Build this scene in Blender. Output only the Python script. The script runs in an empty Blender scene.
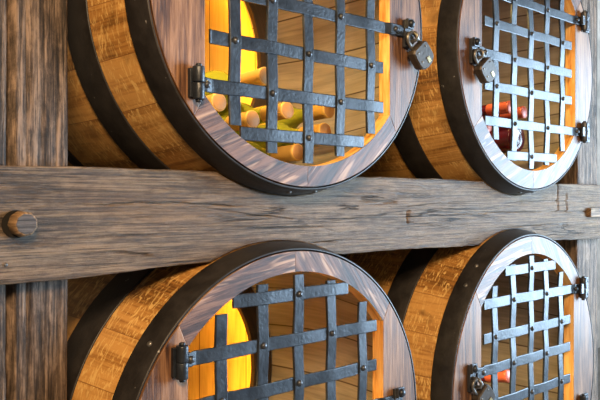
import bpy, bmesh, math, random
from mathutils import Vector, Matrix, noise
random.seed(7)
sc = bpy.context.scene
col = sc.collection
S = 0.84            # metres per layout unit (camera stands one unit in front of the barrel heads)
H = 1.16            # camera height
PI = math.pi
LEDP = 38.0

# ------------------------------------------------------------------ mesh helper
class MB:
    def __init__(s): s.v=[]; s.f=[]; s.uv=[]; s.mi=[]; s.sm=[]
    def face(s, idx, uvs=None, m=0, smooth=False):
        s.f.append(tuple(idx)); s.uv.append(uvs or [(s.v[i][0]+s.v[i][1]*.7, s.v[i][2]+s.v[i][1]*.7) for i in idx]); s.mi.append(m); s.sm.append(smooth)
    def grid(s, fn, nu, nv, uvfn, cu=False, cv=False, m=0, smooth=True, flip=False):
        # fn(i,j) -> point, uvfn(i,j) -> uv ; i in 0..nu, j in 0..nv
        b=len(s.v); ni=nu if cu else nu+1; nj=nv if cv else nv+1
        for i in range(ni):
            for j in range(nj): s.v.append(tuple(fn(i,j)))
        for i in range(nu):
            for j in range(nv):
                q=[(i,j),(i+1,j),(i+1,j+1),(i,j+1)]
                if flip: q=q[::-1]
                s.face([b+(a%ni)*nj+(c%nj) for a,c in q],[uvfn(a,c) for a,c in q],m,smooth)
    def box(s, c, d, M=None, m=0):
        b=len(s.v); c=Vector(c); M=M or Matrix.Identity(3)
        for x in (-.5,.5):
            for y in (-.5,.5):
                for z in (-.5,.5): s.v.append(tuple(c+M@Vector((x*d[0],y*d[1],z*d[2]))))
        for q in ((0,1,3,2),(4,6,7,5),(0,4,5,1),(2,3,7,6),(0,2,6,4),(1,5,7,3)): s.face([b+k for k in q],None,m)
    def lathe(s, prof, n, M=None, m=0, caps=True):
        # profile [(r, y)] turned about local Y
        M=M or Matrix.Identity(4); b=len(s.v)
        for r,y in prof:
            for k in range(n):
                a=2*PI*k/n; s.v.append(tuple(M@Vector((r*math.cos(a),y,r*math.sin(a)))))
        for i in range(len(prof)-1):
            for k in range(n):
                k2=(k+1)%n
                s.face((b+i*n+k,b+i*n+k2,b+(i+1)*n+k2,b+(i+1)*n+k),[(prof[i][1],k*.01),(prof[i][1],(k+1)*.01),(prof[i+1][1],(k+1)*.01),(prof[i+1][1],k*.01)],m,True)
        if caps:
            s.face([b+k for k in range(n)][::-1],None,m); e=b+(len(prof)-1)*n
            s.face([e+k for k in range(n)],None,m)
    def tube(s, path, r, n=10, m=0, closed=False):
        b=len(s.v); P=[Vector(p) for p in path]; N=len(P)
        up=None
        for i,p in enumerate(P):
            if closed: t=(P[(i+1)%N]-P[i-1]).normalized()
            else: t=(P[min(i+1,N-1)]-P[max(i-1,0)]).normalized()
            if up is None: up=t.orthogonal().normalized()
            up=(up-t*up.dot(t)).normalized(); w=t.cross(up)
            for k in range(n):
                a=2*PI*k/n; s.v.append(tuple(p+(up*math.cos(a)+w*math.sin(a))*r))
        for i in range(N if closed else N-1):
            i2=(i+1)%N
            for k in range(n):
                k2=(k+1)%n
                s.face((b+i*n+k,b+i*n+k2,b+i2*n+k2,b+i2*n+k),None,m,True)
        if not closed:
            s.face([b+k for k in range(n)][::-1],None,m); s.face([b+(N-1)*n+k for k in range(n)],None,m)
    def strip(s, A, B, y0, y1, uvf, mB=0, mBack=0, off=(0,0)):
        # solid between the curves A (outer) and B (opening side), lists of (x,z)
        b=len(s.v); n=len(A)
        for (x,z) in A: s.v.append((x,y0,z))
        for (x,z) in B: s.v.append((x,y0,z))
        for (x,z) in A: s.v.append((x,y1,z))
        for (x,z) in B: s.v.append((x,y1,z))
        def U(i): x,y,z=s.v[i]; return uvf(x,z)
        def Us(i): x,y,z=s.v[i]; u,v=uvf(x,z); return (z+off[0],y+off[1])
        for i in range(n-1):
            q=(b+i,b+i+1,b+n+i+1,b+n+i); s.face(q,[U(k) for k in q])
            q=(b+2*n+i,b+3*n+i,b+3*n+i+1,b+2*n+i+1); s.face(q,[U(k) for k in q],mBack)
            q=(b+i,b+2*n+i,b+2*n+i+1,b+i+1); s.face(q,[Us(k) for k in q])
            q=(b+n+i,b+n+i+1,b+3*n+i+1,b+3*n+i); s.face(q,[Us(k) for k in q],mB)
        for i in (0,n-1):
            q=(b+i,b+n+i,b+3*n+i,b+2*n+i); s.face(q,[Us(k) for k in q])
    def build(s, name, mats, parent=None, loc=(0,0,0), shift=(0,0,0), bevel=0, recalc=True):
        me=bpy.data.meshes.new(name)
        sx,sy,sz=shift
        me.from_pydata([(x+sx,y+sy,z+sz) for x,y,z in s.v],[],s.f)
        ul=me.uv_layers.new(name='UVMap'); k=0
        for p,uv in zip(me.polygons,s.uv):
            for q in uv: ul.data[k].uv=q; k+=1
        for p,a,b in zip(me.polygons,s.mi,s.sm): p.material_index=a; p.use_smooth=b
        if not isinstance(mats,(list,tuple)): mats=[mats]
        for m in mats: me.materials.append(m)
        if recalc:
            bm=bmesh.new(); bm.from_mesh(me); bmesh.ops.recalc_face_normals(bm,faces=bm.faces); bm.to_mesh(me); bm.free()
        o=bpy.data.objects.new(name,me); col.objects.link(o); o.location=loc
        if parent is not None: o.parent=parent
        if bevel:
            b=o.modifiers.new('bevel','BEVEL'); b.width=bevel; b.segments=2; b.limit_method='ANGLE'; b.angle_limit=math.radians(40)
        return o

def tag(o,label=None,cat=None,group=None,kind=None):
    if label: o['label']=label
    if cat: o['category']=cat
    if group: o['group']=group
    if kind: o['kind']=kind
    return o
def empty(name,loc,label,cat,group=None):
    o=bpy.data.objects.new(name,None); o.empty_display_size=.05; col.objects.link(o); o.location=loc
    return tag(o,label,cat,group)

# ------------------------------------------------------------------ materials
class NT:
    def __init__(s,name):
        s.m=bpy.data.materials.new(name); s.m.use_nodes=True; s.t=s.m.node_tree; s.n=s.t.nodes; s.n.clear()
        s.out=s.n.new('ShaderNodeOutputMaterial'); s.p=s.n.new('ShaderNodeBsdfPrincipled'); s.t.links.new(s.p.outputs[0],s.out.inputs[0])
    def L(s,a,b): s.t.links.new(a,b)
    def node(s,ty,**k):
        n=s.n.new(ty)
        for a,b in k.items(): setattr(n,a,b)
        return n
    def math(s,op,a,b=None,c=None,clamp=False):
        n=s.node('ShaderNodeMath',operation=op,use_clamp=clamp)
        for i,x in enumerate((a,b,c)):
            if x is None: continue
            if isinstance(x,(int,float)): n.inputs[i].default_value=x
            else: s.L(x,n.inputs[i])
        return n.outputs[0]
    def noise(s,vec,scale,detail=4,rough=.55,dist=0,sx=1,sy=1,sz=1,w=None):
        mp=s.node('ShaderNodeMapping'); mp.inputs['Scale'].default_value=(sx,sy,sz); s.L(vec,mp.inputs[0])
        n=s.node('ShaderNodeTexNoise'); n.inputs['Scale'].default_value=scale; n.inputs['Detail'].default_value=detail
        n.inputs['Roughness'].default_value=rough; n.inputs['Distortion'].default_value=dist; s.L(mp.outputs[0],n.inputs['Vector'])
        return n.outputs[0]
    def ramp(s,x,stops,interp='LINEAR'):
        r=s.node('ShaderNodeValToRGB'); r.color_ramp.interpolation=interp; e=r.color_ramp.elements
        while len(e)<len(stops): e.new(.5)
        for k,(p,c) in zip(e,stops): k.position=p; k.color=(*c,1) if len(c)==3 else c
        s.L(x,r.inputs[0]); return r.outputs[0]
    def mix(s,f,a,b,mode='MIX'):
        n=s.node('ShaderNodeMix',data_type='RGBA',blend_type=mode)
        for i,x in ((0,f),(6,a),(7,b)):
            if isinstance(x,(int,float)): n.inputs[i].default_value=x
            elif isinstance(x,tuple): n.inputs[i].default_value=(*x,1)
            else: s.L(x,n.inputs[i])
        return n.outputs[2]
    def set(s,**k):
        for a,b in k.items(): s.p.inputs[a.replace('_',' ')].default_value=b
    def bump(s,h,strength=.4,dist=.002,prev=None):
        b=s.node('ShaderNodeBump'); b.inputs['Strength'].default_value=strength; b.inputs['Distance'].default_value=dist
        s.L(h,b.inputs['Height']); 
        if prev is not None: s.L(prev,b.inputs['Normal'])
        s.L(b.outputs[0],s.p.inputs['Normal']); return b.outputs[0]
    def uvr(s):
        # UV plus a per-object shift so no two boards share a figure
        tc=s.node('ShaderNodeTexCoord'); oi=s.node('ShaderNodeObjectInfo')
        cx=s.node('ShaderNodeCombineXYZ'); s.L(s.math('MULTIPLY',oi.outputs['Random'],13.7),cx.inputs[2])
        ad=s.node('ShaderNodeVectorMath',operation='ADD'); s.L(tc.outputs['UV'],ad.inputs[0]); s.L(cx.outputs[0],ad.inputs[1])
        return tc.outputs['UV'],ad.outputs[0],oi.outputs['Random']

def weathered(name,c_dark,c_mid,c_light,tan,bump=.9,rough=.6,fib=70,gloss=.4,tanamt=.5):
    t=NT(name); uv,v,rn=t.uvr()
    fine=t.noise(v,1,10,.74,.12,sx=9,sy=fib*4.5)
    band=t.noise(v,1,5,.6,.6,sx=2,sy=26)
    big=t.noise(v,1,3,.5,.3,sx=1.4,sy=5)
    spots=t.noise(v,1,6,.7,sx=60,sy=160)
    pat=t.noise(v,1,6,.72,.4,sx=30,sy=70)
    f=t.math('ADD',t.math('MULTIPLY',fine,.42),t.math('ADD',t.math('MULTIPLY',band,.22),t.math('MULTIPLY',pat,.36)))
    c=t.ramp(f,[(.41,c_dark),(.48,c_mid),(.555,c_light)])
    c=t.mix(t.math('MULTIPLY',t.ramp(big,[(.34,(0,0,0)),(.56,(1,1,1))]),tanamt),c,tan)
    c2=t.mix(.85,c,t.ramp(fine,[(.38,(.10,.09,.08)),(.46,(.55,.53,.51)),(.56,(1,1,1)),(.66,(1.25,1.25,1.25))]),'MULTIPLY')
    ck=t.noise(v,1,4,.6,.5,sx=2.2,sy=44)
    crack=t.ramp(t.math('ABSOLUTE',t.math('SUBTRACT',ck,.5)),[(.0,(0,0,0)),(.017,(1,1,1))])
    msk=t.ramp(t.noise(v,1,3,.5,sx=2.2,sy=9),[(.52,(1,1,1)),(.60,(0,0,0))])
    crk=t.math('MAXIMUM',crack,msk)
    c3=t.mix(1.0,c2,t.ramp(crk,[(0,(.13,.1,.085)),(1,(1,1,1))]),'MULTIPLY')
    c3=t.mix(t.math('MULTIPLY',t.ramp(spots,[(.62,(0,0,0)),(.74,(1,1,1))]),.35),c3,c_dark)
    t.L(c3,t.p.inputs['Base Color']); t.set(Roughness=rough); t.p.inputs['Specular IOR Level'].default_value=gloss
    h=t.math('ADD',t.math('MULTIPLY',fine,.6),t.math('ADD',t.math('MULTIPLY',crk,.7),t.math('MULTIPLY',band,.5)))
    t.bump(h,bump,.009); return t.m

def faceboard(name,stops,rough=.33,coat=.0,fib=90,bump=.25,fleck=None,spec=.5):
    t=NT(name); uv,v,rn=t.uvr()
    fine=t.noise(v,1,8,.66,.3,sx=16,sy=fib*3.2)
    band=t.noise(v,1,4,.55,1.2,sx=3.5,sy=38)
    f=t.math('ADD',t.math('MULTIPLY',fine,.5),t.math('MULTIPLY',band,.5))
    c=t.ramp(f,stops)
    if fleck:
        fl=t.noise(v,1,2,.5,.8,sx=9,sy=75)
        c=t.mix(t.ramp(fl,[(.56,(0,0,0)),(.66,(.8,.8,.8))]),c,fleck)
    t.L(c,t.p.inputs['Base Color'])
    rg=t.math('ADD',t.math('MULTIPLY',fine,.25),rough-.12); t.L(rg,t.p.inputs['Roughness'])
    t.set(Coat_Weight=coat,Coat_Roughness=.25); t.p.inputs['Specular IOR Level'].default_value=spec
    t.bump(f,bump,.003); return t.m

def staves_mat(name,cols,joint,width,rough=.4,fleckc=None,coat=.0,bump=.25,jw=.02):
    t=NT(name); uv,v,rn=t.uvr()
    sp=t.node('ShaderNodeSeparateXYZ'); t.L(uv,sp.inputs[0])
    q=t.math('DIVIDE',sp.outputs[1],width); idx=t.math('FLOOR',q); fr=t.math('FRACT',q)
    wn=t.node('ShaderNodeTexWhiteNoise',noise_dimensions='1D'); t.L(t.math('ADD',idx,t.math('MULTIPLY',rn,50)),wn.inputs['W'])
    cx=t.node('ShaderNodeCombineXYZ'); t.L(t.math('MULTIPLY',wn.outputs[0],9),cx.inputs[0]); t.L(t.math('MULTIPLY',wn.outputs[0],31),cx.inputs[2])
    ad=t.node('ShaderNodeVectorMath',operation='ADD'); t.L(v,ad.inputs[0]); t.L(cx.outputs[0],ad.inputs[1]); w=ad.outputs[0]
    fine=t.noise(w,1,6,.6,.3,sx=9,sy=170); band=t.noise(w,1,4,.5,1,sx=4,sy=30)
    f=t.math('ADD',t.math('MULTIPLY',fine,.45),t.math('MULTIPLY',band,.55))
    f=t.math('ADD',f,t.math('MULTIPLY',t.math('SUBTRACT',wn.outputs[0],.5),.22))
    c=t.ramp(f,cols)
    if fleckc:
        fl=t.noise(w,1,3,.55,2.2,sx=120,sy=30)
        msk=t.noise(w,1,2,.5,0,sx=7,sy=12)
        a=t.math('MULTIPLY',t.ramp(fl,[(.53,(0,0,0)),(.61,(1,1,1))]),t.ramp(msk,[(.34,(.25,.25,.25)),(.52,(.9,.9,.9))]))
        c=t.mix(a,c,fleckc)
        stn=t.noise(w,1,3,.55,.5,sx=14,sy=14)
        c=t.mix(t.ramp(stn,[(.58,(0,0,0)),(.72,(.55,.55,.55))]),c,tuple(x*.35 for x in cols[0][1]))
    e=t.math('MINIMUM',fr,t.math('SUBTRACT',1,fr))
    jm=t.ramp(e,[(jw*.4,(1,1,1)),(jw,(0,0,0))])
    c=t.mix(jm,c,joint)
    t.L(c,t.p.inputs['Base Color']); t.set(Roughness=rough,Coat_Weight=coat,Coat_Roughness=.3)
    hh=t.math('SUBTRACT',f,t.math('MULTIPLY',jm,.3)); t.bump(hh,bump,.003); return t.m

def metal(name,c1,c2,rough=.42,metallic=.7,bump=.5,scale=220,spots=None,spec=.5):
    t=NT(name); tc=t.node('ShaderNodeTexCoord'); o=tc.outputs['Object']
    n=t.noise(o,scale,3,.5); n2=t.noise(o,28,5,.65)
    c=t.mix(t.ramp(n2,[(.35,(0,0,0)),(.65,(1,1,1))]),c1,c2)
    if spots:
        n3=t.noise(o,55,3,.6); c=t.mix(t.ramp(n3,[(.71,(0,0,0)),(.735,(1,1,1))]),c,spots)
    t.L(c,t.p.inputs['Base Color']); t.set(Metallic=metallic); t.p.inputs['Specular IOR Level'].default_value=spec
    t.L(t.math('ADD',t.math('MULTIPLY',n2,.3),rough-.15),t.p.inputs['Roughness'])
    t.bump(t.math('ADD',n,n2),bump,.0015); return t.m

M_beam=weathered('weathered_beam_oak',(.020,.013,.008),(.095,.066,.042),(.25,.180,.115),(.25,.135,.05),bump=1.0,rough=.44,gloss=.55,tanamt=.6,fib=95)
M_post=weathered('weathered_post_oak',(.022,.014,.009),(.105,.072,.050),(.265,.186,.132),(.20,.108,.052),bump=1.0,rough=.6,fib=45,tanamt=.25)
M_faceboard=faceboard('stained_head_oak',[(.37,(.020,.007,.003)),(.45,(.080,.032,.013)),(.53,(.185,.088,.038)),(.64,(.31,.165,.085))],rough=.55,coat=.06,bump=.4)
M_rim=faceboard('stained_rim_oak',[(.40,(.014,.006,.004)),(.48,(.065,.028,.018)),(.57,(.175,.088,.055))],rough=.55,fib=75,fleck=(.44,.27,.17),coat=.06,bump=.4)
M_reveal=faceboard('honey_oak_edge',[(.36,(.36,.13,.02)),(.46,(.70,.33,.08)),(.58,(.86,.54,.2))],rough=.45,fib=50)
M_stave=staves_mat('varnished_stave_oak',[(.34,(.12,.048,.011)),(.47,(.35,.16,.037)),(.6,(.56,.29,.08))],(.24,.105,.028),.084,rough=.38,fleckc=(.72,.45,.15),coat=.25,jw=.009)
M_inner=staves_mat('raw_stave_oak',[(.3,(.17,.15,.135)),(.5,(.29,.26,.23)),(.66,(.38,.34,.30))],(.06,.04,.03),.095,rough=.7,jw=.022)
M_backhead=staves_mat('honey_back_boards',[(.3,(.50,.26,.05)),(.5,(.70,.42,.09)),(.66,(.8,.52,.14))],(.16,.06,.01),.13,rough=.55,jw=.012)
M_hoop=metal('blackened_hoop_steel',(.014,.012,.011),(.03,.026,.024),rough=.5,metallic=.3,bump=.25,scale=160,spots=(.22,.21,.2))
M_iron=metal('forged_iron',(.011,.014,.019),(.030,.037,.048),rough=.40,metallic=.35,bump=.38,scale=170)
M_darkiron=metal('black_iron',(.035,.038,.045),(.085,.09,.1),rough=.4,metallic=.6,bump=.5,scale=200)
M_lock=metal('aged_padlock_steel',(.030,.022,.016),(.065,.050,.038),rough=.5,metallic=.3,bump=.3,scale=120,spots=(.4,.34,.22))
M_shackle=metal('worn_shackle_steel',(.12,.115,.11),(.26,.25,.235),rough=.38,metallic=.7,bump=.2)
M_peg=weathered('peg_end_oak',(.035,.028,.026),(.058,.048,.047),(.08,.07,.068),(.06,.05,.045),bump=.5,rough=.5,tanamt=.2)
M_pegside=weathered('peg_side_oak',(.12,.065,.03),(.24,.145,.075),(.33,.215,.12),(.26,.15,.06),bump=.4)
M_gold=metal('gold_capsule_foil',(.68,.39,.09),(.78,.48,.13),rough=.5,metallic=.15,bump=.15,scale=90)
M_corkend=metal('capsule_end_bronze',(.47,.24,.085),(.57,.31,.115),rough=.55,metallic=.1,bump=.3,scale=120)
M_red=metal('red_capsule_foil',(.55,.10,.06),(.66,.16,.09),rough=.38,metallic=.1,bump=.1,scale=90)
M_ring=faceboard('shade_ring_dark',[(.3,(.02,.013,.009)),(.5,(.05,.033,.022)),(.66,(.09,.06,.04))],rough=.6)  # dark tone carries the shade at the rear of the barrel wall
M_backdrop=faceboard('backdrop_dark',[(.3,(.012,.009,.007)),(.5,(.03,.022,.016)),(.66,(.05,.037,.027))],rough=.6)  # near-black tone for the added backdrop
def led(st):
    t=NT('amber_light_strip'); t.p.inputs['Emission Color'].default_value=(1.0,.48,.05,1); t.set(Emission_Strength=st); t.p.inputs['Base Color'].default_value=(.9,.7,.3,1); return t.m
M_led=led(LEDP); M_led_dim=led(7.0)
M_dark=metal('brand_and_gap_dark',(.01,.009,.008),(.014,.012,.01),rough=.9,metallic=0,bump=.1,spec=.1)  # flat dark tone for the brand marks and the shaded peg gap
def glassmat(name,c,tr=.5,rough=.08):
    t=NT(name); t.set(Roughness=rough,Transmission_Weight=tr,IOR=1.5); t.p.inputs['Base Color'].default_value=(*c,1); return t.m
M_green=glassmat('olive_green_glass',(.52,.55,.06),.45)
M_maroon=glassmat('maroon_wine_glass',(.10,.008,.018),.2,.15)

# ------------------------------------------------------------------ barrel
PROF=[(0,.3465),(.03,.3525),(.055,.3575),(.10,.366),(.15,.374),(.185,.3797),(.22,.3845),(.26,.388),(.30,.3895),(.35,.3895),(.40,.387),(.45,.3815),(.50,.374),(.55,.3645),(.60,.3535),(.65,.341)]
def rad(d):
    for (a,ra),(b,rb) in zip(PROF,PROF[1:]):
        if d<=b: return ra+(rb-ra)*(d-a)/(b-a)
    return PROF[-1][1]
Y0=1.0
BARRELS=[   # s0, z0, head radius, vertical stretch, opening radius, bar columns, bar rows, hinge rows, latch row, hinge side
 dict(s=.937,z=.363,R=.344,zs=1.0,ri=.304,cols=[-.172,-.087,.003,.09,.180],rows=[.243,.160,.076,-.006,-.0915,-.175,-.251],hr=[.160,-.175],lr=-.006,side=-1,el=-.236,er=.238,par=0),
 dict(s=1.763,z=.361,R=.339,zs=1.0,ri=.291,cols=[-.178,-.093,-.010,.075,.159],rows=[.232,.150,.073,-.007,-.084,-.172,-.254],hr=[.150,-.172],lr=-.007,side=1,el=-.242,er=.233,par=0),
 dict(s=.905,z=-.457,R=.356,zs=1.0,ri=.317,cols=[-.169,-.077,.010,.097,.187],rows=[.275,.190,.108,.024,-.06,-.144,-.228],hr=[.190,-.144],lr=.024,side=-1,el=-.238,er=.249,par=0),
 dict(s=1.755,z=-.487,R=.354,zs=1.08,ri=.311,cols=[-.175,-.090,-.001,.077,.159],rows=[.276,.206,.127,.055,-.029,-.11,-.19],hr=[.206,-.11],lr=.055,side=1,el=-.237,er=.232,par=0),
]
LB=['oak barrel cabinet with gold-capped bottles behind its grille, resting on the crossbeam',
    'oak barrel cabinet holding red-capped bottles above the beam, next to the right post',
    'oak barrel cabinet under the beam at left, no bottles in sight, yellow glow inside',
    'oak barrel cabinet under the beam holding one lying bottle with a red capsule']

def weave(cols,rows,par,ri):
    return lambda i,j: 1 if (i+j)%2==par else -1

def bar_mesh(pts,w,t,axis):
    # flat forged strip following pts (along, y); axis 'z' or 'x'
    mb=MB(); n=len(pts)
    ring=[(-w/2,-t/2),(-w/2+.0012,-t/2-.0006),(w/2-.0012,-t/2-.0006),(w/2,-t/2),(w/2,t/2),(-w/2,t/2)]
    def fn(i,j):
        a,y,c=pts[i]; rw=ring[j%6]; wob=1+.05*noise.noise(Vector((a*31,c*17,axis=='z')))
        return (c+rw[0]*wob,y+rw[1],a) if axis=='z' else (a,y+rw[1],c+rw[0]*wob)
    mb.grid(fn,n-1,6,lambda i,j:(pts[i][0],j*.01),cv=True,smooth=False)
    for e in (0,n-1): mb.face([e*6+k for k in range(6)])
    return mb

def make_barrel(cfg,label):
    k=cfg['R']/.344; R=cfg['R']*S; ri=cfg['ri']*S; zs=cfg['zs']
    base=Vector((cfg['s']*S,(Y0+.30)*S,H+cfg['z']*S-.3895*k*S*zs))
    root=empty('wine_barrel',base,label,'barrel','barrel cabinets in the timber rack')
    root.scale=(1,1,zs)
    sh=(0,-.30*S,.3895*k*S)       # face-centre coordinates -> root coordinates
    B=lambda mb,name,mat,par=root,**kw: mb.build(name,mat,par,shift=sh,**kw)
    NA=144
    # staves: outer skin, inner skin, rear rim
    mb=MB(); ds=[.004]+[d for d,_ in PROF[1:]]
    th=.020
    mb.grid(lambda i,j:(rad(ds[i])*k*S*math.cos(2*PI*j/NA),ds[i]*S,rad(ds[i])*k*S*math.sin(2*PI*j/NA)),len(ds)-1,NA,lambda i,j:(ds[i]*S,2*PI*j/NA*.84*.4),cv=True,m=0)
    di=[.030]+ds[2:]
    mb.grid(lambda i,j:((rad(di[i])*k-th)*S*math.cos(2*PI*j/NA),di[i]*S,(rad(di[i])*k-th)*S*math.sin(2*PI*j/NA)),len(di)-1,NA,lambda i,j:(di[i]*S,2*PI*j/NA*.84*.36),cv=True,m=1,flip=True)
    for dd,mm in ((di[0],1),(.65,0)):
        ro=(rad(dd)*k if mm==0 else rad(dd)*k)*S; rn=(rad(dd)*k-th)*S
        if mm==1: ro=(rad(dd)*k-.002)*S
        mb.grid(lambda i,j:((ro if i==0 else rn)*math.cos(2*PI*j/NA),dd*S,(ro if i==0 else rn)*math.sin(2*PI*j/NA)),1,NA,lambda i,j:(i*.03,2*PI*j/NA*.3),cv=True,m=mm,smooth=False)
    B(mb,'staves',[M_stave,M_inner],recalc=False)
    # hoops
    def hoop(d0,d1,name,riv):
        mb=MB(); t=.0020
        pr=[(d0,0),(d0,t),(d0+.002,t+.0006),((d0+d1)/2,t+.0004),(d1-.002,t+.0006),(d1,t),(d1,0)]
        mb.grid(lambda i,j:((rad(pr[i][0])*k*S+pr[i][1]+.0002)*math.cos(2*PI*j/NA),pr[i][0]*S,(rad(pr[i][0])*k*S+pr[i][1]+.0002)*math.sin(2*PI*j/NA)),6,NA,lambda i,j:(pr[i][0]*S,2*PI*j/NA*.3),cv=True)
        h=B(mb,name,M_hoop)
        for a in riv:
            for q in (.5,):
                d=d0+(d1-d0)*q; r=rad(d)*k*S+t
                M=Matrix.Translation((r*math.cos(a),d*S,r*math.sin(a)))@Matrix.Rotation(-a+PI/2,4,'Y')@Matrix.Rotation(PI/2,4,'X')
                m2=MB(); m2.lathe([(.0001,.003),(.003,.0027),(.0045,.0012),(.005,-.002)],10,M); B(m2,'hoop_rivet',M_shackle,h)
    hoop(.0,.0525,'chime_hoop',[-PI/2-.07,-PI/2+.12] if cfg['z']>0 else ([PI-.93,PI-.76] if cfg['side']>0 else [PI-.64]))
    hoop(.150,.218,'quarter_hoop',[])
    hoop(.430,.498,'quarter_hoop',[])
    hoop(.600,.650,'chime_hoop',[])
    # back head: disc of boards lit from inside
    mb=MB(); rb=(rad(.57)*k-th)*S-.0005
    ring=[(rb*math.cos(2*PI*j/NA),rb*math.sin(2*PI*j/NA)) for j in range(NA)]
    b=len(mb.v)
    for y in (.57*S,.595*S):
        for x,z in ring: mb.v.append((x,y,z))
    for q in (range(NA),range(NA,2*NA)): mb.face(list(q),[(mb.v[i][2],mb.v[i][0]+.5) for i in q])
    for j in range(NA):
        q=(j,(j+1)%NA,NA+(j+1)%NA,NA+j); mb.face(q)
    bh=B(mb,'back_head',M_backhead)
    if cfg['side']<0:
        # burnt brand marks down one board
        for q,(zc,ln) in enumerate(((.30,.02),(.26,.025),(.215,.012),(.18,.026),(.13,.018))):
            m2=MB(); x0=.150*S
            m2.tube([(x0+.006*math.sin(a*1.3+q),.5697*S,(zc+ln*(a/6-.5))*S) for a in range(7)],.0022,6); B(m2,'brand_mark',M_dark,bh)
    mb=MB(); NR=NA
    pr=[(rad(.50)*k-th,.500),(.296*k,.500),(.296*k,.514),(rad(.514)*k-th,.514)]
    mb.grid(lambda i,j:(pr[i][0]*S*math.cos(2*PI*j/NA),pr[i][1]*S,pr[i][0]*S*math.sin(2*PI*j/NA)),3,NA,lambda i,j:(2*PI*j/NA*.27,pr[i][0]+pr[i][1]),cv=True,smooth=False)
    B(mb,'added_shade_ring',M_ring)  # added ring, coloured dark to draw the shaded band before the back head
    mb=MB(); mb.tube([((.325*k)*S*math.cos(2*PI*j/72),.5225*S,.325*k*S*math.sin(2*PI*j/72)) for j in range(72)],.0035,8,closed=True)
    B(mb,'light_strip',M_led if cfg['side']<0 else M_led_dim)
    # front head: two side boards and four rim segments around the opening
    el,er=cfg['el']*S,cfg['er']*S; y0,y1=-.0005,.030*S; Rf=R-.0004
    for sx,e in ((-1,el),(1,er)):
        zc=math.sqrt(ri*ri-e*e); zo=zc+.012*S
        n=30; A=[];Bc=[]
        for i in range(n+1):
            q=-1+2*i/n
            zz=q*zo*1.12; A.append((sx*math.sqrt(Rf*Rf-zz*zz),zz)); Bc.append((e,q*zc))
        mb=MB(); mb.strip(A,Bc,y0,y1,lambda x,z:(z,x+.37),mB=1,mBack=2,off=(random.random(),random.random()))
        B(mb,'side_board',[M_faceboard,M_reveal,M_inner],bevel=.0012)
    for sz in (1,-1):
        for sx,e in ((-1,el),(1,er)):
            zc=math.sqrt(ri*ri-e*e); zo=(zc+.012*S)*1.12
            a0=math.atan2(zc,abs(e)); o0=math.asin(zo/Rf); n=28; A=[];Bc=[]
            for i in range(n+1):
                q=i/n; ai=a0+(PI/2-.0004-a0)*q; ao=o0+(PI/2-.0003-o0)*q
                A.append((sx*Rf*math.cos(ao),sz*Rf*math.sin(ao))); Bc.append((sx*ri*math.cos(ai),sz*ri*math.sin(ai)))
            ang={(1,-1):.15,(1,1):-.95,(-1,-1):.45,(-1,1):.75}[(sz,sx)]+random.uniform(-.06,.06)
            ca,sa=math.cos(ang),math.sin(ang)
            mb=MB(); mb.strip(A,Bc,y0,y1,lambda x,z:(x*ca+z*sa,-x*sa+z*ca),mB=1,mBack=2,off=(random.random(),random.random()))
            B(mb,'rim_segment',[M_rim,M_reveal,M_inner],bevel=.0004)
    # woven grille
    cols=[c*S for c in cfg['cols']]; rows=[r*S for r in cfg['rows']]; wv=weave(cols,rows,cfg['par'],ri)
    w=.0203; t=.0034; amp=.0013; yc=.002
    latch_j=cfg['rows'].index(cfg['lr']); hinge_j=[cfg['rows'].index(r) for r in cfg['hr']]
    side=cfg['side']
    vbars=[]
    for i,c in enumerate(cols):
        ze=math.sqrt(ri*ri-(abs(c)+.009)**2)-.004; z1=-ze; z2=ze; pts=[]
        N=90
        for q in range(N+1):
            z=z1+(z2-z1)*q/N; y=yc; 
            # bulge over or under each row
            acc=0
            for j,r in enumerate(rows):
                g=max(0,1-abs(z-r)/(.042))
                g=g*g*(3-2*g); acc+=-wv(i,j)*amp*g
            dx=.0006*noise.noise(Vector((z*14,i*3.1,cfg['s'])))
            pts.append((z,y+acc,c+dx))
        vb=B(bar_mesh(pts,w,t,'z'),'vertical_bar',M_iron); vbars.append(vb)
        for j,r in enumerate(rows):
            if wv(i,j)>0 and abs(r)<ze-.006:
                m2=MB(); M=Matrix.Translation((c,yc-amp-t/2-.0005,r))
                m2.lathe([(.0001,-.0042),(.0028,-.0038),(.0046,-.002),(.0055,0),(.0055,.002)],8,M); B(m2,'rivet',M_darkiron,vb)
    for j,r in enumerate(rows):
        if ri*ri-(abs(r)+.011)**2<=0: continue
        he=math.sqrt(ri*ri-(abs(r)+.005)**2)-.003
        xa=-min(he,-el-.008); xb=min(he,er-.017)
        if j in hinge_j:
            if side<0: xa=-.262*S
            else: xb=.262*S
        if j==latch_j:
            if side<0: xb=.278*S
            else: xa=-.262*S
        pts=[];N=110
        for q in range(N+1):
            x=xa+(xb-xa)*q/N; acc=0
            for i,c in enumerate(cols):
                g=max(0,1-abs(x-c)/(.042)); g=g*g*(3-2*g); acc+=wv(i,j)*amp*g
            y=yc+acc
            # straps step out over the face of the board
            for lim,sg in ((el,-1),(er,1)):
                if sg*(x-lim)>-.012: 
                    u=min(1,(sg*(x-lim)+.012)/.012); y=y*(1-u)+(-.0032)*u
            pts.append((x,y,r+.0008*noise.noise(Vector((x*12,j*2.3,cfg['z'])))))
        hb=B(bar_mesh(pts,w*.98,t,'x'),'horizontal_bar',M_iron)
        if j in hinge_j or j==latch_j:
            xs=(xa+.022 if (side<0)==(j in hinge_j) else xb-.022)
            m2=MB(); m2.lathe([(.0001,-.0045),(.003,-.004),(.005,-.002),(.006,0),(.006,.003)],8,Matrix.Translation((xs,-.0052,r))); B(m2,'rivet',M_darkiron,hb)
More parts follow.
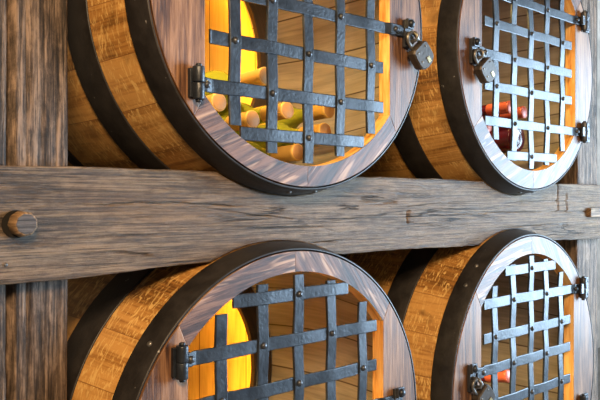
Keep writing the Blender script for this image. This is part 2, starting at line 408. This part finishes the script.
    # hinges
    for j in hinge_j:
        r=rows[j]; hx=(-.2568 if side<0 else .268)*S; hm=MB()
        MR=Matrix.Translation((hx,-.010,r))@Matrix.Rotation(PI/2,4,'X')
        L=.023
        hm.lathe([(.0075,-L),(.0085,-L+.001),(.0085,-.0008),(.0075,0)],16,MR)
        hm.lathe([(.0075,.0005),(.0088,.0012),(.0088,L-.001),(.0075,L)],16,MR)
        hm.lathe([(.003,-L-.004),(.0045,-L-.003),(.0045,-L),(.003,-L)],12,MR); hm.lathe([(.003,L),(.0045,L),(.0045,L+.003),(.003,L+.004)],12,MR)
        if side>0:
            hm.box((hx+.016,-.004,r),(.030,.007,.046)); hm.box((hx-.004,-.012,r),(.03,.006,.022))
        else: hm.box((hx-.004,-.004,r),(.016,.007,.04))
        ho=B(hm,'hinge',M_darkiron if side>0 else M_iron,bevel=.0008)
        if side>0:
            for q in (-.015,.015):
                m2=MB(); m2.lathe([(.0001,-.004),(.003,-.0035),(.005,-.001),(.005,.002)],8,Matrix.Translation((hx+.022,-.0075,r+q))); B(m2,'rivet',M_darkiron,ho)
    # hasp: plate with a bolt on the board, staple sticking out
    r=rows[latch_j]; px=(.291 if side<0 else -.286)*S
    hp=MB(); hp.box((px,-.004,r-.004),(.020,.007,.050)); hp.box((px+.001,-.0095,r+.014),(.018,.006,.018)); hp.box((px,-.010,r-.014),(.016,.008,.016))
    ho=B(hp,'hasp',M_darkiron,bevel=.001)
    m2=MB(); m2.lathe([(.0001,-.006),(.004,-.0055),(.0065,-.003),(.0075,0),(.0075,.003)],12,Matrix.Translation((px+.001,-.0128,r+.014))); B(m2,'bolt_head',M_iron,ho)
    m2=MB(); m2.tube([(px,-.004,r-.003),(px,-.022,r-.004),(px,-.028,r-.010),(px,-.026,r-.017),(px,-.004,r-.021)],.0033,10); B(m2,'staple',M_shackle,ho)
    cfg['hasp']=base+Vector((px+sh[0],sh[1]-.022,(sh[2]+r-.012)*zs)); return root

def make_padlock(pos,label):
    root=empty('padlock',pos,label,'padlock','padlocks on the barrel doors')
    # body outline in local X (width) / Z (down), thickness along local Y
    W=.022; T=.0095; out=[]
    for q in range(25):
        a=PI*q/24; out.append((-W*math.cos(a),-.046-.016*math.sin(a)**.8 if q not in (0,24) else -.046))
    out=[(-W*.72,-.017),(-W*.95,-.021),(-W,-.03)]+out+[(W,-.03),(W*.95,-.021),(W*.72,-.017)]
    mb=MB(); n=len(out)
    for y,sc_ in ((-T,.9),(-T*.72,1),(T*.72,1),(T,.9)):
        for x,z in out: mb.v.append((x*sc_,y,-.036+(z+.036)*sc_))
    for a in range(3):
        for k in range(n): mb.face((a*n+k,a*n+(k+1)%n,(a+1)*n+(k+1)%n,(a+1)*n+k))
    mb.face(list(range(n))); mb.face(list(range(3*n,4*n)))
    bo=mb.build('lock_body',M_lock,root)
    m2=MB(); path=[]
    for q in range(19):
        a=PI*q/18; path.append((-.0115*math.cos(a),0,-.002+.012*math.sin(a)))
    path=[(-.0115,0,-.018)]+path+[(.0115,0,-.018)]
    m2.tube(path,.0033,10); m2.build('shackle',M_shackle,root)
    m2=MB(); m2.box((.004,-T-.0004,-.05),(.008,.0012,.011)); m2.build('keyhole_cover',M_brass,root)
    m2=MB()
    for x,z in ((-.012,-.026),(.012,-.026),(-.012,-.045)): m2.lathe([(.0001,-.0012),(.0016,-.001),(.002,0),(.002,.001)],8,Matrix.Translation((x,-T,z)))
    m2.build('lock_rivets',M_shackle,root)
    root.rotation_euler=(math.radians(4),math.radians(-42),math.radians(-8))
    return root
M_brass=metal('dull_brass',(.30,.25,.13),(.36,.31,.18),rough=.4,metallic=.5,bump=.1)

LL=['steel padlock hanging on the barrel of gold-capped bottles above the beam','steel padlock hanging on the barrel of red-capped bottles above the beam',
    'steel padlock at the bottom edge on the yellow-glowing barrel below the beam','steel padlock on the barrel with the single red-capped bottle']
for cfg,l,pl in zip(BARRELS,LB,LL):
    make_barrel(cfg,l)
    make_padlock(cfg['hasp']+Vector((-.004,.004,-.002)),pl)

# ------------------------------------------------------------------ bottles
def make_bottle(cap,label,group,glass,foil,end,tilt=0,yaw=0,roll=0):
    root=empty('wine_bottle',cap,label,'bottle',group)
    mb=MB(); mb.lathe([(.0125,.004),(.0128,.055),(.0132,.075),(.016,.09),(.025,.108),(.0315,.122),(.0341,.138),(.0345,.16),(.0345,.290),(.0325,.297),(.02,.294),(.001,.29)],32)
    mb.build('bottle_body',glass,root)
    mb=MB(); mb.lathe([(.0136,.0004),(.0149,.0016),(.0149,.006),(.0142,.0075),(.0142,.058),(.0137,.059)],24); c=mb.build('capsule',foil,root)
    mb=MB(); mb.lathe([(.0001,-.0004),(.0118,-.0004),(.0136,.0006),(.0136,.004)],24); mb.build('capsule_top',end,c)
    root.rotation_euler=(math.radians(-tilt),0,math.radians(yaw)); return root
def P(b,s,z,D): return Vector(((BARRELS[b]['s']+s)*S,D*S,H+(BARRELS[b]['z']+z)*S))
g1='gold-capped bottles in the barrel above the beam'
for s,z,D,tl,yw,l in (
    (-.036,-.127,1.08,3,0,'gold-capped wine bottle on top of the pile, higher than all the others'),
    (-.140,-.186,1.09,3,0,'gold-capped wine bottle farthest left, its cap beside the grille hinge'),
    (-.060,-.2125,1.09,3,0,'gold-capped wine bottle just left of the second upright bar, under the topmost bottle'),
    (.030,-.1875,1.09,3,0,'gold-capped wine bottle between the second and third upright bars'),
    (.122,-.225,1.075,3,0,'gold-capped wine bottle at lower right of the pile, just above the lowest cross strap'),
    (.050,-.272,1.08,3,0,'gold-capped wine bottle lowest in the pile, just above the opening rim'),
    (.188,-.171,1.13,3,0,'gold-capped wine bottle at upper right of the pile, between third and fourth upright bars')):
    make_bottle(P(0,s,z,D),l,g1,M_green,M_gold,M_corkend,tl,yw)
g2='red-capped bottles in the barrel by the right post'
for s,z,D,l in ((-.011,-.116,1.06,'red-capped wine bottle highest on the pile behind the right barrel grille'),
    (.085,-.121,1.075,'red-capped wine bottle farthest right behind the upper right grille'),
    (-.090,-.172,1.08,'red-capped wine bottle lowest and farthest left behind the upper right grille')):
    make_bottle(P(1,s,z,D),l,g2,M_maroon,M_red,M_red,2,0)
make_bottle(P(1,.038,-.197,1.07+.297/S),'dark maroon wine bottle lying base-first under the red-capped bottles',g2,M_maroon,M_red,M_red,0,180)
make_bottle(P(3,.02,-.008,1.08),'single wine bottle with red capsule beside the padlock of the lower right barrel',None,M_maroon,M_red,M_red,12,0)

# ------------------------------------------------------------------ timber rack
rack=empty('timber_rack',(1.35*S,1.13*S,0),'heavy weathered timber rack of pegged crossbeam and upright posts carrying the barrels','rack')
ro=rack.location
def lerp(x,pts):
    if x<=pts[0][0]: return pts[0][1]
    for (a,ya),(b,yb) in zip(pts,pts[1:]):
        if x<=b: return ya+(yb-ya)*(x-a)/(b-a)
    return pts[-1][1]
D0,D1=.0525,.165
def notch_lo(s,d,pair=(0,1)):   # highest z the beam may reach under the upper barrels
    z=9
    for c in (BARRELS[pair[0]],BARRELS[pair[1]]):
        r=rad(d)*c['R']/.344+.0036; x=s-c['s']
        if abs(x)<r: z=min(z,c['z']-math.sqrt(r*r-x*x)*c['zs']-.0)
    return z
def notch_hi(s,d):
    z=-9
    for c in (BARRELS[2],BARRELS[3]):
        r=rad(d)*c['R']/.344+.0036; x=s-c['s']
        if abs(x)<r: z=max(z,c['z']+math.sqrt(r*r-x*x)*c['zs'])
    return z
TOP=[(.2,.044),(.48,.047),(1.0,.045),(1.6,.042),(2.262,.038),(2.7,.036)]
BOT=[(.2,-.125),(.382,-.127),(.50,-.126),(.58,-.123),(.66,-.1175),(.75,-.1165),(1.106,-.118),(1.46,-.122),(2.0,-.128),(2.262,-.134),(2.7,-.138)]
CRACKS=[([(.489,-.0155),(.60,-.0095),(.668,-.0095),(.842,-.017)],.0021,.012),([(.497,-.062),(.658,-.064)],.0018,.007),([(.548,-.087),(.60,-.093),(.639,-.097)],.003,.009),
 ([(.668,-.012),(.80,-.026),(.969,-.046)],.0016,.007),([(.796,-.057),(1.053,-.06)],.0016,.006),([(1.13,-.004),(1.18,-.0085),(1.277,-.014)],.004,.010),([(1.15,-.017),(1.2,-.0175),(1.25,-.012)],.002,.008),
 ([(1.35,-.04),(1.8,-.0405),(2.275,-.045)],.0026,.010),([(.969,-.091),(1.427,-.094)],.0015,.006),([(.30,-.072),(.473,-.07)],.0015,.006),([(1.597,-.08),(2.275,-.08)],.0022,.008),
 ([(1.05,.012),(1.35,.006)],.0016,.006),([(1.7,-.012),(2.2,-.010)],.002,.008),([(.25,.012),(.44,.014)],.0014,.005),([(.70,-.034),(.92,-.036)],.0014,.005)]
CUTS=[(1.997,-.044,.041),(2.051,-.048,.012),(1.302,-.06,-.03)]
def beam(name,mat,sa,sb,zoff,pair,d0,d1,parent):
    notched=pair==(0,1)
    mb=MB(); NS=440; NF=(96 if notched else 16); ND=10
    prof=[]
    def zt(s,d):
        z=lerp(s,TOP)+.0022*noise.noise(Vector((s*6,d*5,1)))+.0010*noise.noise(Vector((s*31,d*9,2)))
        return min(z,notch_lo(s,d,pair)-zoff)
    def zb(s,d):
        z=lerp(s,BOT)+.0022*noise.noise(Vector((s*5,d*5,4)))+.0010*noise.noise(Vector((s*29,d*9,5)))
        return (max(z,notch_hi(s,d)) if notched else z)
    loop=[]
    for i in range(NF+1): loop.append(('f',i/NF))
    for i in range(1,ND+1): loop.append(('t',i/ND))
    for i in range(1,7): loop.append(('k',1-i/6))
    for i in range(1,ND): loop.append(('b',1-i/ND))
    n=len(loop); cache={}
    def fn(i,j):
        s=sa+(sb-sa)*i/NS; k,q=loop[j%n]
        if k=='f':
            a,b=zb(s,d0),zt(s,d0); z=a+(b-a)*q; e=min(q,1-q)*(b-a)
            d=d0+.003*max(0,1-e/.004)**2
            d+=-.0016*noise.noise(Vector((s*3,z*38,7)))-.0010*noise.noise(Vector((s*9,z*120,8)))-.0025*noise.noise(Vector((s*2.2,z*7,9)))+.001
            d=max(d,d0-.0015)
            if notched:
                for cp,cw,cd in CRACKS:
                    if cp[0][0]<=s<=cp[-1][0]:
                        zc=lerp(s,cp)+.0022*noise.noise(Vector((s*13,cp[0][1]*50,3)))+.0012*noise.noise(Vector((s*47,cp[0][1]*50,4)))
                        u=(s-cp[0][0])/(cp[-1][0]-cp[0][0]); d+=cd*min(1,5*u,5*(1-u))*max(0,1-abs(z-zc)/cw)
                for sc0,za,zb_ in CUTS:
                    if za<z<zb_: d+=.012*max(0,1-abs(s-sc0-.003*noise.noise(Vector((z*40,sc0,1))))/.0045)
        elif k=='k':
            d=d1; a,b=zb(s,d1),zt(s,d1); z=a+(b-a)*q
        else:
            d=d0+.003+(d1-d0-.003)*q; z=zt(s,d) if k=='t' else zb(s,d)
        return (s*S-ro.x,(Y0+d)*S-ro.y,H+(z+zoff)*S-ro.z)
    per=[0]
    def uvf(i,j):
        k,q=loop[j%n]; s=sa+(sb-sa)*i/NS
        x,y,z=fn(i,j); zz=z-H-zoff*S+ro.z; dd=y-(Y0+d0)*S+ro.y
        if j==n: return (s*S,zz-dd)
        return (s*S,{'f':zz,'t':zz+dd,'k':zz+.3,'b':zz-dd}[k])
    mb.grid(fn,NS,n,uvf,cv=True,smooth=True)
    mb.face(list(range(n))); mb.face([NS*n+k for k in range(n)])
    return mb.build(name,mat,parent)
cb=beam('crossbeam',M_beam,.22,2.62,0,(0,1),D0,D1,rack)
beam('crossbeam',M_beam,.22,2.62,-.85,(2,3),D0,D1,rack)
mb=MB(); mb.box((1.25*S-ro.x,(Y0+.73)*S-ro.y,(H+.95*S)/2),(2.2*S,.02,H+.95*S)); tag(mb.build('added_dark_backdrop',M_backdrop,rack),'dark backdrop added behind the rack to keep the gaps black')  # backdrop added so the pale wall does not show between the barrels
# rear rails that carry the backs of the barrels
def rail(zc,d,h):
    mb=MB(); mb.box((1.35*S-ro.x,(Y0+d)*S-ro.y,H+zc*S),(2.3*S,.05,h)); mb.build('rear_rail',M_post,rack,bevel=.004)
def post(sa,sb,d0,d1,crack,z0,z1):
    mb=MB(); NZ=200; NW=30
    loop=[('f',i/NW) for i in range(NW+1)]+[('r',i/6) for i in range(1,7)]+[('k',1-i/6) for i in range(1,7)]+[('l',1-i/6) for i in range(1,6)]
    n=len(loop)
    def fn(i,j):
        z=z0+(z1-z0)*i/NZ; k,q=loop[j%n]
        wl=sa+.0025*noise.noise(Vector((z*3,1,sa))); wr=sb+.0018*noise.noise(Vector((z*3,2,sa)))
        if k=='f':
            s=wl+(wr-wl)*q; e=min(q,1-q)*(sb-sa); d=d0+.004*max(0,1-e/.007)**2
            d+=-.002*noise.noise(Vector((s*70,z*1.5,sa)))-.0015*noise.noise(Vector((s*170,z*3,sa)))
            for c,w,dep in crack:
                c2=c+.0035*noise.noise(Vector((z*2.5,c*9,3)))+.0012*noise.noise(Vector((z*11,c*9,3)))
                d+=dep*max(0,1-abs(s-c2)/w)
        elif k=='r': s=wr; d=d0+.004+(d1-d0-.004)*q
        elif k=='k': s=wl+(wr-wl)*q; d=d1
        else: s=wl; d=d0+.004+(d1-d0-.004)*q
        return (s*S-ro.x,(Y0+d)*S-ro.y,z*S)
    def uvf(i,j):
        k,q=loop[j%n]; z=z0+(z1-z0)*i/NZ
        if j==n: return (z*S,.62)
        return (z*S,{'f':.12*q,'r':.13+.1*q,'k':.3+.12*q,'l':.5+.1*(1-q)}[k])
    mb.grid(fn,NZ,n,uvf,cv=True); mb.face(list(range(n))); mb.face([NZ*n+k for k in range(n)])
    return mb.build('post',M_post,rack)
post(.362,.500,.085,.215,[(.4095,.0058,.05),(.4805,.002,.006),(.436,.0016,.006),(.458,.0014,.005)],0,(H/S+.95))
post(2.186,2.325,.085,.215,[(2.25,.002,.006)],0,(H/S+.95))
# round oak peg through the left joint, square peg near the right joint
mb=MB(); pc=Vector((.4118*S-ro.x,(Y0+.03)*S-ro.y,H-.039*S))
mb.lathe([(.0128,0),(.0148,.002),(.0158,.008),(.0165,.03)],9,Matrix.Translation(pc)@Matrix.Rotation(.3,4,'Y'))
pg=mb.build('peg',[M_pegside,M_peg],cb,bevel=.0008)
for p in pg.data.polygons:
    if abs(p.normal.y)>.9: p.material_index=1
mb=MB(); mb.lathe([(.0172,-.002),(.0176,.02)],24,Matrix.Translation((.4055*S-ro.x,(Y0+.054)*S-ro.y,H-.0395*S))); mb.build('peg_gap_shade',M_dark,cb)  # dark disc paints in the shaded gap left of the peg
mb=MB(); mb.box((2.245*S-ro.x,(Y0+.052)*S-ro.y,H-.0485*S),(.13*S,.02,.028*S)); mb.build('square_peg',M_pegside,cb,bevel=.0015)
mb=MB(); mb.lathe([(.0001,-.002),(.002,-.0015),(.003,0),(.003,.004)],8,Matrix.Translation((.391*S-ro.x,(Y0+.054)*S-ro.y,H-.098*S))); mb.build('nail_head',M_darkiron,cb)

# ------------------------------------------------------------------ setting
def plane(name,pts,mat,uvs):
    mb=MB(); mb.v=[tuple(p) for p in pts]; mb.face(range(len(pts)),uvs); o=mb.build(name,mat,recalc=False); o['kind']='structure'; return o
def stone(name,c1,c2,c3,sc_=6):
    t=NT(name); tc=t.node('ShaderNodeTexCoord'); o=tc.outputs['Object']
    n=t.noise(o,sc_,8,.65,.3); n2=t.noise(o,sc_*.35,3,.5,0)
    f=t.math('ADD',t.math('MULTIPLY',n,.6),t.math('MULTIPLY',n2,.4))
    c=t.ramp(f,[(.36,c1),(.5,c2),(.62,c3)]); t.L(c,t.p.inputs['Base Color']); t.set(Roughness=.85); t.bump(n,.8,.02); return t.m
M_wall=stone('pale_stone',(.30,.33,.33),(.55,.57,.57),(.74,.75,.75))
M_floor=stone('grey_flagstone',(.12,.12,.12),(.2,.2,.19),(.28,.27,.26),3)
def slab(name,c,d,mat):
    mb=MB(); mb.box(c,d); o=mb.build(name,mat); o['kind']='structure'; return o
slab('floor',(3.2,0,-.05),(16,10,.1),M_floor)
slab('wall_back',(3.2,2.6,1.6),(16,.12,3.2),M_wall)

# ------------------------------------------------------------------ light
def area(name,loc,target,size,size_y,power,colour):
    l=bpy.data.lights.new(name,'AREA'); l.shape='RECTANGLE'; l.size=size; l.size_y=size_y; l.energy=power; l.color=colour
    o=bpy.data.objects.new(name,l); col.objects.link(o); o.location=loc
    o.rotation_euler=(Vector(target)-Vector(loc)).to_track_quat('-Z','Z').to_euler(); return o
area('daylight_window',(2.95,-.25,H+.0),(0,-.25,H+.0),1.2,1.1,165,(.56,.78,1.0))
area('daylight_outside',(5.4,.5,H+1.2),(5.6,2.5,H-.1),1.6,1.2,60,(.86,.95,1.0))
area('room_lamp',(-.45,-.8,H+1.0),(.8,.9,H),.5,.5,80,(1.0,.68,.38))
for k,pw in ((0,9),(1,6),(2,9),(3,6)):
    c=BARRELS[k]; l=bpy.data.lights.new('cabinet_lamp','SPOT'); l.energy=pw; l.color=(1.0,.66,.22); l.spot_size=math.radians(100); l.spot_blend=.6; l.shadow_soft_size=.015
    o=bpy.data.objects.new('cabinet_lamp',l); col.objects.link(o)
    o.location=((c['s']-.20)*S,(Y0+.075)*S,H+(c['z']+.20)*S)
    tg=Vector(((c['s']+.06)*S,(Y0+.14)*S,H+(c['z']-.24)*S)); o.rotation_euler=(tg-o.location).to_track_quat('-Z','Z').to_euler()
w=bpy.data.worlds.new('world'); sc.world=w; w.use_nodes=True
w.node_tree.nodes['Background'].inputs[0].default_value=(1.0,.93,.85,1); w.node_tree.nodes['Background'].inputs[1].default_value=.10

# ------------------------------------------------------------------ camera
f=722.0; a=math.atan2(f,787.0)
cam=bpy.data.cameras.new('camera'); cam.sensor_width=36; cam.lens=36*f/600; cam.shift_y=-3/600; cam.clip_start=.01
co=bpy.data.objects.new('camera',cam); col.objects.link(co); co.location=(0,0,H); co.rotation_euler=(PI/2,0,-a)
sc.camera=co
sc.view_settings.view_transform='Standard'; sc.view_settings.look='None'; sc.view_settings.gamma=1; sc.view_settings.use_curve_mapping=False
sc.view_settings.exposure=0.1
